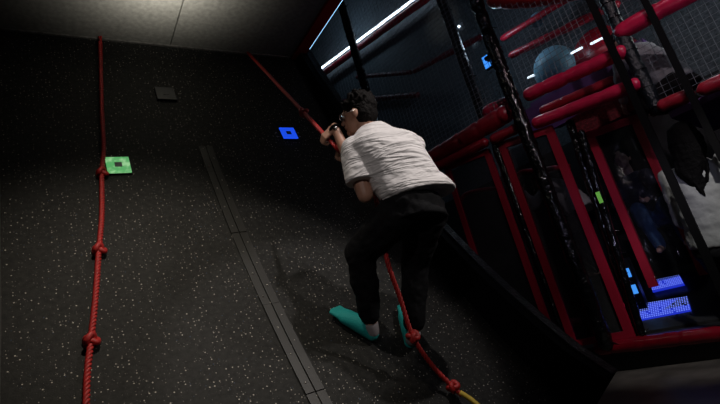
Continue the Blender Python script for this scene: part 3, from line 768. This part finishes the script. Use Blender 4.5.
# hair: short back and sides with a fuller tousled top
s = MB(); Mx = Matrix((hr, hf, hu)).transposed()
s.ball(hd+hu*.045-hf*.012, (.083, .100, .082), 20, 14, Mx); s.ball(hd+hu*.0-hf*.035, (.076, .070, .080), 18, 12, Mx)
for k in range(70):
    a = random.uniform(0, 2*PI); e = random.uniform(.15, 1.45)
    dd_ = (hr*math.cos(a)*math.sin(e)+hf*math.sin(a)*math.sin(e)+hu*math.cos(e))
    p = hd+hu*.045-hf*.012+Vector((dd_.x*.088, dd_.y*.088, dd_.z*.082))
    if (p-hd).dot(hf) > .06 and (p-hd).dot(hu) < .06: continue
    s.cap(p, p+(dd_+Vector((random.uniform(-.6, .6), random.uniform(-.6, .6), random.uniform(-.3, .4))))*.014, .013, .005, 6)
hair = s.build('hair', M['hair'], per, True); remesh(hair, .0055, 1, (.012, .02))
# glasses
g = MB()
for sx in (-1, 1):
    c = hd+hr*sx*.033+hf*.098+hu*.004
    g.tube([c+hr*.024*math.cos(t)+hu*.019*math.sin(t) for t in [2*PI*k/18 for k in range(18)]], .0016, 6, closed=True)
    g.tube([c+hr*sx*.024, hd+hr*sx*.076+hf*.075+hu*.006, hd+hr*sx*.080-hf*.01+hu*.004], .0018, 6)
g.tube([hd+hr*-.010+hf*.100+hu*.006, hd+hf*.104+hu*.008, hd+hr*.010+hf*.100+hu*.006], .0016, 6)
gl_ = g.build('glasses', M['metalrim'], per, True)
ln_ = MB()
for sx in (-1, 1):
    c = hd+hr*sx*.033+hf*.098+hu*.004
    ln_.ball(c, (.023, .002, .018), 14, 8, Mx)
ln_.build('lens', M['glass'], gl_, True)
for sx in (-1, 1):
    MB().ball(hd+hr*sx*.030+hf*.082+hu*.006, .011, 10, 8).build('eye', M['chrome'], per, True)
# watch
d = (wrL-elL).normalized(); a_, b_ = perp(d, .029)
w0 = wrL-d*.012
wt = MB().tube([w0+a_*math.cos(t)+b_*math.sin(t) for t in [2*PI*k/20 for k in range(20)]], .009, 8, closed=True).build('wristwatch', M['padblack'], per, True)
MB().ball(w0+(V(0, 0, 1)-w0).normalized()*.030, (.014, .014, .012), 12, 8).build('watch_case', M['metalrim'], wt, True)

# other people (behind net or vinyl)
def figure(label, J, top, legs, hairm, skin, hfw, hup, sc=.85, long_hair=False, sleeve=1.0, hands=True, tname='sweater'):
    root = empty('person', J['base'], label, 'person')
    mb = MB(); hf, hu, hr = basis(hfw, hup); hd = J['head']
    head_shape(mb, hd, hfw, hup, sc)
    up_t = (J['neck']-J['pel']).normalized(); ax = (J['shR']-J['shL']).normalized(); ax = (ax-up_t*ax.dot(up_t)).normalized(); dp = ax.cross(up_t)
    chs = J['pel'].lerp(J['neck'], .62); wst = J['pel'].lerp(J['neck'], .28)
    mb.cap(J['neck']-up_t*.03, hd-hu*.04*sc, .05*sc, .048*sc)
    mb.loft([(J['pel']-up_t*.05, ax*.14*sc, dp*.10*sc), (wst, ax*.12*sc, dp*.09*sc), (chs, ax*.15*sc, dp*.10*sc), (J['neck']-up_t*.02, ax*.08*sc, dp*.06*sc)])
    for a, b2, c2 in (('shL', 'elL', 'wrL'), ('shR', 'elR', 'wrR')):
        mb.cap(J[a], J[b2], .045*sc, .036*sc); mb.cap(J[b2], J[c2], .036*sc, .024*sc)
        hand_shape(mb, J[c2], (J[c2]-J[b2]), dp, 1, .9, sc*.9)
    for a, b2, c2 in (('hipL', 'knL', 'anL'), ('hipR', 'knR', 'anR')):
        mb.cap(J[a], J[b2], .075*sc, .052*sc); mb.cap(J[b2], J[c2], .050*sc, .034*sc)
        k_ = J[c2]; ft = (hf-Vector((0, 0, hf.z))).normalized(); mb.cap(k_-V(0, 0, .03*sc), k_-V(0, 0, .05*sc)+ft*.15*sc, .034*sc, .026*sc)
    o = mb.build('body', skin, root, True); remesh(o, .008, 3)
    s = MB()
    s.loft([(J['pel']-up_t*.02, ax*.185*sc, dp*.14*sc), (wst, ax*.175*sc, dp*.14*sc), (chs, ax*.19*sc, dp*.14*sc), (chs.lerp(J['neck'], .6), ax*.185*sc, dp*.12*sc), (J['neck'], ax*.07*sc, dp*.065*sc)], 24)
    for a, b2, c2 in (('shL', 'elL', 'wrL'), ('shR', 'elR', 'wrR')):
        s.cap(J[a], J[b2], .068*sc, .058*sc)
        if sleeve > .5: s.cap(J[b2], J[b2].lerp(J[c2], .9), .058*sc, .042*sc)
    o = s.build(tname, top, root, True); remesh(o, .011, 5, (.025, .08))
    s = MB(); s.loft([(J['pel']+up_t*.06, ax*.16*sc, dp*.12*sc), (J['pel']-up_t*.09, ax*.165*sc, dp*.125*sc)])
    for a, b2, c2 in (('hipL', 'knL', 'anL'), ('hipR', 'knR', 'anR')):
        s.cap(J[a], J[b2], .098*sc, .072*sc); s.cap(J[b2], J[c2], .070*sc, .052*sc)
    o = s.build('trousers', legs, root, True); remesh(o, .011, 4, (.02, .08))
    s = MB(); Mx = Matrix((hr, hf, hu)).transposed()
    s.ball(hd+hu*.035*sc-hf*.015*sc, (.084*sc, .100*sc, .09*sc), 20, 14, Mx); s.ball(hd-hf*.035*sc-hu*.01*sc, (.082*sc, .072*sc, .09*sc), 18, 12, Mx)
    if long_hair:
        s.loft([(hd-hf*.05+hu*.08, hr*.075, hf*.05), (hd-hf*.06-V(0, 0, .04), hr*.108, hf*.07), (hd-hf*.085-V(0, 0, .14), hr*.105, hf*.05), (hd-hf*.10-V(0, 0, .22)-hr*.015, hr*.075, hf*.032), (hd-hf*.11-V(0, 0, .32)-hr*.03, hr*.03, hf*.018), (hd-hf*.11-V(0, 0, .40)-hr*.035, hr*.012, hf*.010)], 16)
        for k in range(26):
            x = random.uniform(-.070, .045)*sc; y = random.uniform(.055, .10)*sc
            p = hd+hr*x-hf*y*.8+hu*.02; q = [p, p-V(0, 0, .14)-hf*.03+hr*x*.3, p-V(0, 0, .26)-hf*.045+hr*x*.5+hr*random.uniform(-.02, .02), p-V(0, 0, random.uniform(.36, .47))-hf*.05+hr*(random.uniform(-.02, .01)+x*-.4)]
            s.tube(catmull(q, .04), lambda i, N: .020*(1-.8*i/N), 7)
    o = s.build('hair', hairm, root, True); remesh(o, .007, 2, (.01, .03))
    return root
# girl at the right
figure('girl with long black hair and off-white sweater seen from behind at the right border', dict(
    base=L(-0.780, 0.17, .50), head=L(-0.820, 0.11, 1.77), neck=L(-0.800, 0.11, 1.62), pel=L(-0.720, 0.13, 1.02), shL=L(-0.620, 0.11, 1.55), shR=L(-0.980, 0.07, 1.53),
    elL=L(-0.565, 0.21, 1.24), wrL=L(-0.600, 0.39, 1.12), elR=L(-1.060, 0.15, 1.22), wrR=L(-1.000, 0.35, 1.1), hipL=L(-0.650, 0.13, 1.0), hipR=L(-0.810, 0.13, 1.0),
    knL=L(-0.640, 0.27, .80), knR=L(-0.820, 0.27, .80), anL=L(-0.650, 0.17, .58), anR=L(-0.820, 0.17, .58)), M['sweater'], M['trousers'], M['blackhair'], M['skin2'], V(.97, .25, .0), V(0, 0, 1), .92, True)
# crouching child in the upper right net
figure('child in a grey top crouching behind the net at the upper right', dict(
    base=L(-.8, .5, 1.98), head=L(-.60, .50, 2.79), neck=L(-.67, .50, 2.70), pel=L(-.86, .52, 2.26), shL=L(-.60, .38, 2.64), shR=L(-.72, .62, 2.64),
    elL=L(-.54, .36, 2.45), wrL=L(-.50, .34, 2.26), elR=L(-.62, .66, 2.44), wrR=L(-.58, .66, 2.24), hipL=L(-.85, .42, 2.25), hipR=L(-.88, .60, 2.25),
    knL=L(-.62, .40, 2.18), knR=L(-.64, .64, 2.18), anL=L(-.92, .40, 2.06), anR=L(-.94, .62, 2.06)), M['greyshirt'], M['trousers'], M['hair'], M['skin2'], V(-.2, .9, -.3), V(0, .3, .9), .88, tname='jersey')
# child behind the smoky gates
figure('child in a pale grey top crouching behind the middle smoky gate', dict(
    base=L(.3, .55, .7), head=L(.52, .60, 2.02), neck=L(.43, .58, 1.96), pel=L(.22, .56, 1.60), shL=L(.42, .46, 1.90), shR=L(.40, .72, 1.90),
    elL=L(.56, .40, 1.78), wrL=L(.60, .36, 1.93), elR=L(.54, .74, 1.74), wrR=L(.62, .70, 1.88), hipL=L(.22, .48, 1.58), hipR=L(.22, .66, 1.58),
    knL=L(.42, .46, 1.40), knR=L(.42, .70, 1.40), anL=L(.28, .46, 1.08), anR=L(.26, .70, 1.08)), M['greyshirt'], M['trousers'], M['hair'], M['skin2'], V(-.3, .9, -.1), V(0, 0, 1), .85, tname='jersey')
st = empty('climbing_block', L(.27, .58, .50), 'dark padded block carrying the child behind the middle gate', 'block')
MB().box(.16, .50, .36, .82, .50, 1.03, T).build('block_body', M['padblack'], st)
# seated person in jeans behind the vinyl
figure('person in dark top and blue jeans sitting behind the crumpled clear vinyl', dict(
    base=L(-.3, .8, .92), head=L(-.18, .78, 1.93), neck=L(-.18, .80, 1.79), pel=L(-.22, .84, 1.36), shL=L(-.06, .78, 1.72), shR=L(-.32, .74, 1.72),
    elL=L(-.02, .66, 1.54), wrL=L(-.12, .52, 1.46), elR=L(-.38, .62, 1.56), wrR=L(-.34, .48, 1.50), hipL=L(-.16, .80, 1.34), hipR=L(-.30, .78, 1.34),
    knL=L(-.24, .46, 1.44), knR=L(-.46, .44, 1.42), anL=L(-.30, .42, 1.12), anR=L(-.50, .40, 1.12)), mat('navy_jersey', (.012, .012, .03), .8), M['jeans'], M['blackhair'], M['skin2'], V(-.9, -.3, 0), V(0, 0, 1), .85, tname='jersey')
st = empty('seat_block', L(-.23, .9, .92), 'dark padded block under the person in jeans', 'block')
MB().box(-.45, .0, .70, 1.05, .92, 1.25, T).build('block_body', M['padblack'], st)
# ceiling lamp on the upper deck (the glare at the top right)
lp = empty('deck_lamp', L(-.95, .8, 3.1), 'small bright round lamp at the top right border above the net', 'lamp')
MB().tube([L(-.95, .8, 3.2), L(-.95, .8, 3.26)], .07, 16).build('lamp_body', M['dark'], lp, True)
MB().ball(L(-.95, .8, 3.2), (.06, .06, .03), 14, 8).build('bulb', mat('lamp_glow', (1, 1, 1), emit=((1, .95, .85), 3)), lp, True)
